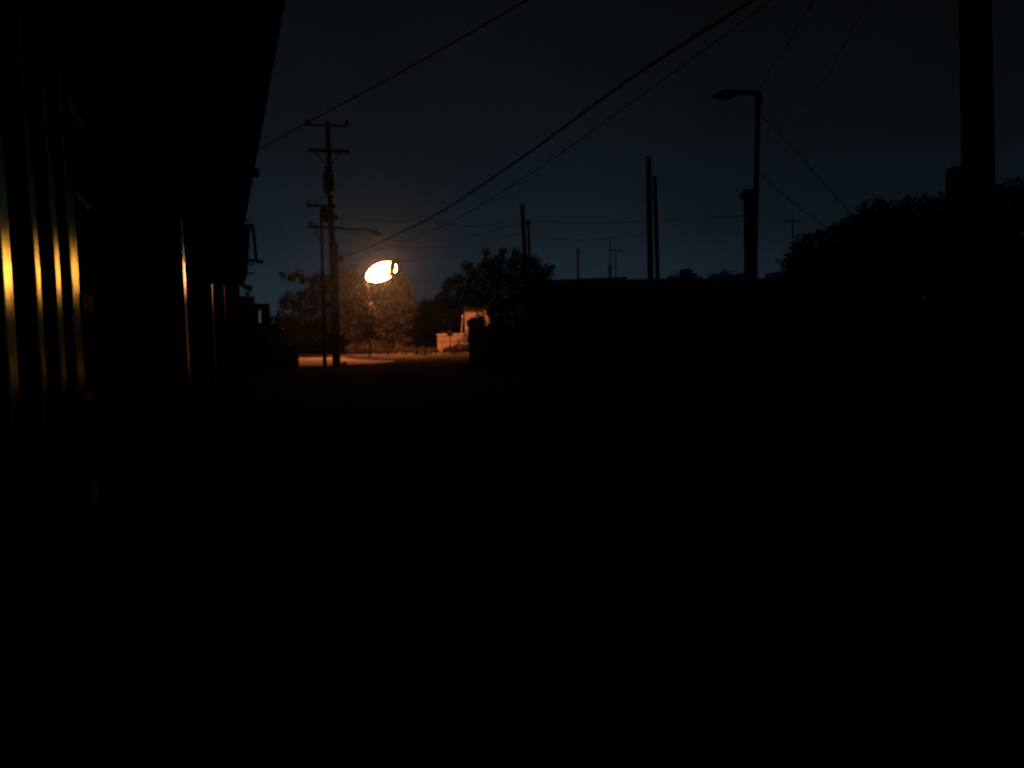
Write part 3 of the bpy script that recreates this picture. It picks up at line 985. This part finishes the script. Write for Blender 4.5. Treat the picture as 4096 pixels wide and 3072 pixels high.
# the tall hedge on the right
hc = []
outline = [(3178, 1035, 30), (3200, 985, 34), (3232, 962, 34), (3285, 945, 34), (3340, 925, 34), (3390, 915, 34), (3425, 880, 34), (3470, 845, 36), (3520, 835, 36), (3575, 835, 34), (3630, 822, 34), (3690, 815, 34), (3750, 815, 36), (3810, 805, 40), (3880, 800, 40), (3950, 790, 44), (4020, 770, 44), (4090, 758, 44), (4160, 745, 44)]
for x, y, r in outline:
    hc.append((x, y, r, random.uniform(-.2, .3)))
    yy = y + 60
    while yy < 1380:
        hc.append((x + random.uniform(-15, 15), yy, random.uniform(58, 74), random.uniform(-.5, .6)))
        yy += 62
for (x, y, r) in ((3520, 800, 10), (3508, 808, 9), (3640, 793, 12), (3700, 785, 10), (3455, 818, 9), (4070, 722, 14), (3985, 748, 12)):
    hc.append((x, y, r, 0))
tree('hedge', 'tall ragged black hedge rising to the right under the thick near pole', 3650, 12.0, hc, 'hedge', 6500, 0.085, trunk_r=.08, cat='hedge', shell=.15, crown_name='foliage', trunk_name='stem')
nw = thing('boundary_wall', 'black wall under the tall hedge at the right edge', 'wall', G(3700, 10.6))
a, b_ = G(3190, 11.2), G(4400, 10.0)
dvn = (b_ - a).normalized()
mb = MB(); mb.box((a + b_) / 2 + Vector((0, 0, .75)), dvn, (b_ - a).length, .18, 1.5); mb.build('wall_face', M['block'], nw)
mb = MB(); mb.box((a + b_) / 2 + Vector((0, 0, 1.535)), dvn, (b_ - a).length, .24, .07, bevel=.012); mb.build('coping', M['block'], nw)

# far dark tree belt closing the horizon (a mass, not countable)
ct, rd, nn = [], [], []
for i in range(44):
    an = math.radians(-26 + 92 * i / 43)
    rr = random.uniform(112, 135)
    h_ = random.uniform(1.3, 2.3)
    ct.append(Vector((rr * math.sin(an), rr * math.cos(an), h_ * .8))); rd.append(h_ * 1.9); nn.append(520)
V = leaves(ct, rd, nn, 0.75, .6, .2, .55)
tag(leaf_obj('treeline', V, M['leaf_dark']), 'low dark line of far bushes closing the horizon behind the walls', 'treeline', kind='stuff')

# ------------------------------------------------------------------ left side: near house, gate
GD = math.radians(-20.74) + YAW            # the gate's own direction
gy = Vector((math.sin(GD), math.cos(GD), 0))   # along the gate, away from the camera
gx = Vector((gy.y, -gy.x, 0))                   # towards the street
GL = 0.9


def GP(s, off, z):
    return gy * s - gx * (GL - off) + Vector((0, 0, z))


gate = thing('metal_gate', 'tall dark sheet metal gate with uprights gleaming gold at the left edge', 'gate', GP(4.6, 0, 0))
mb = MB()
mb.box(GP(4.0, -.075, 1.75), gy, 4.6, .03, 3.3, ay=gx)
mb.build('sheet_panel', M['gate_dull'], gate)
def gz(px, py):
    """height on the gate face at a sight line"""
    dirv = (P(px, py, 1) - CAM)
    n = gx
    k = (GP(0, 0, 0) - CAM).dot(n) / dirv.dot(n)
    q = CAM + dirv * k
    return q.dot(gy), q.z


for px0, px1 in ((-420, -350), (-160, -112), (13, 48), (143, 161), (222, 241)):
    sa, sb = gz(px0, 1085)[0], gz(px1, 1085)[0]
    mb = MB()
    mb.box(GP((sa + sb) / 2, -.03, 1.75), gy, sb - sa, .06, 3.4, ay=gx, bevel=.008)
    mb.build('upright', M['gate_gloss'], gate)
sa, sb = gz(286, 1085)[0], gz(314, 1085)[0]
mb = MB()
mb.box(GP((sa + sb) / 2, -.03, 1.75), gy, sb - sa, .06, 3.5, ay=gx, bevel=.008)
mb.build('post', M['gate_gloss'], gate)
SP = sb


for (x0, y0, x1, y1, proud) in ((312, 775, 354, 850, .02), (322, 1172, 370, 1250, .02), (312, 462, 334, 500, .0), (318, 1592, 374, 1596, .0), (326, 2010, 376, 2030, .0)):
    sA, zA = gz(x0, y0)
    sB, zB = gz(x1, y1)
    zlo, zhi = min(zA, zB), max(zA, zB)
    zlo, zhi = (zlo, zhi) if zhi - zlo > .05 else ((zlo + zhi) / 2 - .04, (zlo + zhi) / 2 + .04)
    s0, s1 = SP + .004, max(sA, sB, SP + .4)
    mb = MB()
    mb.box(GP((s0 + s1) / 2, -.02 + proud / 2, (zlo + zhi) / 2), gy, s1 - s0, .03 + proud, zhi - zlo, ay=gx, bevel=.006)
    mb.build('hinge_strap', M['strap'], gate)


nh = thing('house', 'near black house with a deep overhanging roof above the gold gleaming gate', 'house', Vector((-3, 5, 0)))
mb = MB()
# front wall behind and beside the gate
mb.hexa([Vector(v) for v in ((-5.2, -4, 0), (-1.30, -4, 0), (-1.30, 13.6, 0), (-5.2, 13.6, 0), (-5.2, -4, 3.9), (-1.30, -4, 3.9), (-1.30, 13.6, 3.9), (-5.2, 13.6, 3.9))])
mb.build('wall', M['dark_wall'], nh)
mb = MB()
ED = math.radians(-19.93) + YAW
ey = Vector((math.sin(ED), math.cos(ED), 0)); ex = Vector((ey.y, -ey.x, 0))
EX, EZ = 0.478, 3.8
q0, q1 = ex * EX + ey * -3.5, ex * EX + ey * 17.0
mb.hexa([Vector((-5.6, -3.5, EZ)), Vector((q0.x, q0.y, EZ)), Vector((q1.x, q1.y, EZ)), Vector((-5.6, 17.0, EZ)),
         Vector((-5.6, -3.5, EZ + 1.2)), Vector((q0.x, q0.y, EZ + .16)), Vector((q1.x, q1.y, EZ + .16)), Vector((-5.6, 17.0, EZ + 1.2))])
mb.build('roof', M['roof'], nh)
for i in range(9):
    s_ = -2 + i * 1.95
    mb = MB()
    mb.box(Vector((-.55, s_, EZ - .08)), Vector((1, 0, 0)), 1.45, .1, .14)
    mb.build('rafter', M['wood'], nh)
mb = MB()
pn = P(1018, 692, 11.0)
mb.box(pn, ex, .12, .16, .09)
mb.build('gutter_end', M['steel'], nh)

# tube posts of the yard fence beyond
fn = thing('sheet_fence', 'dark sheet fence beyond the gate with faint gleams on its tube posts', 'fence', G(760, 13))
pp = [(757, 12.0), (856, 20.0), (901, 28.0), (917, 36.0)]
pts = [G(px + 12, d) for px, d in pp]
start = pts[0] - (pts[1] - pts[0]) * 0.52
chain = [start] + pts
for k_, (p, q) in enumerate(zip(chain[:-1], chain[1:])):
    mb = MB()
    dv = q - p
    hf = 3.4 if k_ == 0 else 3.2
    nn_ = Vector((dv.y, -dv.x, 0)).normalized()
    mb.box((p + q) / 2 - nn_ * .16 + Vector((0, 0, hf / 2)), dv, dv.length - .02, .03, hf)
    mb.build('sheet_panel', M['gate_dull'], fn)
for (px, d), p in zip(pp, pts):
    mb = MB()
    # flat post, its broad face turned a little towards the gate
    hz_ = 3.3
    wv = Vector((math.sin(math.radians(8)), math.cos(math.radians(8)), 0))
    mb.box(p + Vector((0, 0, hz_ / 2)), wv, (.15 if d < 15 else .13 if d < 25 else .08), .014, hz_, bevel=.004)
    mb.build('post', M['tube' if d < 15 else 'tube_dim' if d < 25 else 'tube_faint'], fn)

# second house with its awning
h2 = thing('house', 'second black house with a thin awning sticking out towards the poles', 'house', G(940, 20))
mb = MB()
c0 = P(1001, 900, 16.3)
zt = c0.z
zc = Hpx(1100, 985, 16.3)
x1 = c0.x
mb.hexa([Vector(v) for v in ((-6, 14.6, 0), (-.62, 14.6, 0), (-.62, 25, 0), (-6, 25, 0), (-6, 14.6, zc), (-.62, 14.6, zc), (-.62, 25, zc), (-6, 25, zc))])
mb.hexa([Vector(v) for v in ((-6, 17.2, zc + .002), (x1 - .1, 17.2, zc + .002), (x1 - .1, 20.6, zc + .002), (-6, 20.6, zc + .002), (-6, 17.2, zt), (x1, 17.2, zt), (x1, 20.6, zt), (-6, 20.6, zt))])
mb.build('wall', M['dark_wall'], h2)
mb = MB()
d2 = 16.2
mb.hexa([P(960, 880, d2), P(998, 885, d2), P(998, 885, d2 + 2), P(960, 880, d2 + 2), P(960, 868, d2), P(1002, 880, d2), P(1002, 880, d2 + 2), P(960, 868, d2 + 2)])
for dd in (0.02, 2.2):
    mb.tube([P(1008, 895, d2 + dd), P(1018, 960, d2 + dd), P(1025, 1036, d2 + dd)], .035, 6)
mb.tube([P(1006, 905, d2), P(1006, 905, d2 + 2.2)], .05, 6)
mb.build('awning_frame', M['steel'], h2)
mb = MB()
mb.hexa([P(975, 1045, d2 + .1), P(1052, 1055, d2 + .1), P(1052, 1052, d2 + 2.3), P(975, 1042, d2 + 2.3), P(975, 1032, d2 + .1), P(1054, 1043, d2 + .1), P(1054, 1041, d2 + 2.3), P(975, 1030, d2 + 2.3)])
mb.build('awning', M['roof'], h2)
for y in (1057, 1094):
    mb = MB(); mb.tube([P(960, y - 2, d2 + .8), P(1014, y, d2 + .8)], .022, 6); mb.build('rod', M['steel'], h2)

# third, lower house with stepped parapets and a pale slit of window
h3 = thing('house', 'low stepped black house with a narrow pale window slit below the awning', 'house', G(1030, 33))
d3 = 32.0


def slab(b, xa, ytop, xb, d, dep, zb=0.0):
    pa_, pb_ = G(xa, d), G(xb, d)
    za, zb_ = Hpx(ytop, xa, d), Hpx(ytop + 2, xb, d)
    n = Vector((-0.06, 1, 0)).normalized() * dep
    bot = [pa_, pb_, pb_ + n, pa_ + n]
    bot = [Vector((p.x, p.y, zb)) for p in bot]
    top = [Vector((pa_.x, pa_.y, za)), Vector((pb_.x, pb_.y, zb_)), Vector((pb_.x + n.x, pb_.y + n.y, zb_)), Vector((pa_.x + n.x, pa_.y + n.y, za))]
    b.hexa(bot + top)


mb = MB()
slab(mb, 930, 1192, 1031, d3, 3.0)
slab(mb, 890, 1106, 973, d3 + .8, 2.0)
mb.build('wall', M['dark_wall'], h3)
mb = MB()
slab(mb, 1033, 1214, 1090, d3 + .3, 2.5)
mb.build('annexe', M['dark_wall'], h3)
mb = MB()
slab(mb, 930, 1184, 1032, d3 - .1, 3.3, Hpx(1192, 980, d3) + .005)
mb.build('roof', M['roof'], h3)
mb = MB()
mb.hexa([P(955, 1140, d3 + .2), P(1000, 1170, d3 + .2), P(1000, 1170, d3 + 2), P(955, 1140, d3 + 2), P(955, 1126, d3 + .2), P(1014, 1148, d3 + .2), P(1014, 1148, d3 + 2), P(955, 1126, d3 + 2)])
mb.build('canopy', M['roof'], h3)
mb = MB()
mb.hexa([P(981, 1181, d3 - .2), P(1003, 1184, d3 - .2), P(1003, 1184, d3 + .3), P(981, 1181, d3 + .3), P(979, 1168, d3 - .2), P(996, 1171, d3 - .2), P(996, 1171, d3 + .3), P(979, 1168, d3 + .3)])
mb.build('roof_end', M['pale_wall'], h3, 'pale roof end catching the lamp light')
mb = MB()
pa_, pb_ = P(1036, 1242, d3 + .03), P(1043, 1291, d3 + .03)
mb.box((pa_ + pb_) / 2, R0, .08, .02, (pa_ - pb_).length, ay=F)
fw = mb.build('window', M['window'], h3)

# low wall and hedge that end the left side before the lit road
lw = thing('boundary_wall', 'low black wall in front of the lit road, left of the slim pole', 'wall', G(1080, 33.5))
a, b_ = G(905, 31.0), G(1190, 34.2)
dvn = (b_ - a).normalized()
mb = MB(); mb.box((a + b_) / 2 + Vector((0, 0, .5)), dvn, (b_ - a).length, .2, 1.0); mb.build('wall_face', M['block'], lw)
mb = MB(); mb.box((a + b_) / 2 + Vector((0, 0, 1.03)), dvn, (b_ - a).length + .04, .26, .055, bevel=.012); mb.build('coping', M['block'], lw)
tree('shrub', 'black shrub over the low wall left of the slim pole', 1090, 35.5, [
    (1085, 1310, 30), (1120, 1330, 30), (1150, 1360, 28), (1060, 1340, 36), (1110, 1375, 30), (1160, 1395, 26), (1040, 1300, 24), (1178, 1415, 18)], 'hedge', 1400, .14, trunk_r=.05, cat='shrub', crown_name='foliage', trunk_name='stem', spread=.3)

# ------------------------------------------------------------------ air volume added to imitate the lens glow round the lamp
hb = MB()
hb.hexa([(-240, -240, -1), (240, -240, -1), (240, 240, -1), (-240, 240, -1), (-240, -240, 14.5), (240, -240, 14.5), (240, 240, 14.5), (-240, 240, 14.5)])
hm = bpy.data.materials.new('lamp_glow_volume')
hm.use_nodes = True
nt = hm.node_tree
nt.nodes.remove(nt.nodes['Principled BSDF'])
pv = nt.nodes.new('ShaderNodeVolumePrincipled')
pv.inputs['Color'].default_value = (0.52, 0.84, 1.0, 1)
pv.inputs['Density'].default_value = 0.0008
pv.inputs['Anisotropy'].default_value = 0.955
nt.links.new(pv.outputs[0], nt.nodes['Material Output'].inputs['Volume'])
hz = hb.build('glow_haze', hm)
hz['kind'] = 'stuff'

# ------------------------------------------------------------------ render settings
scene.view_settings.view_transform = 'Standard'
scene.view_settings.look = 'None'
scene.view_settings.exposure = 0
scene.view_settings.gamma = 1
scene.cycles.use_denoising = True
scene.cycles.max_bounces = 5
scene.cycles.diffuse_bounces = 2
scene.cycles.glossy_bounces = 2
scene.cycles.volume_bounces = 0
scene.cycles.sample_clamp_indirect = 4
scene.cycles.filter_width = 2.6
scene.render.dither_intensity = 2.0
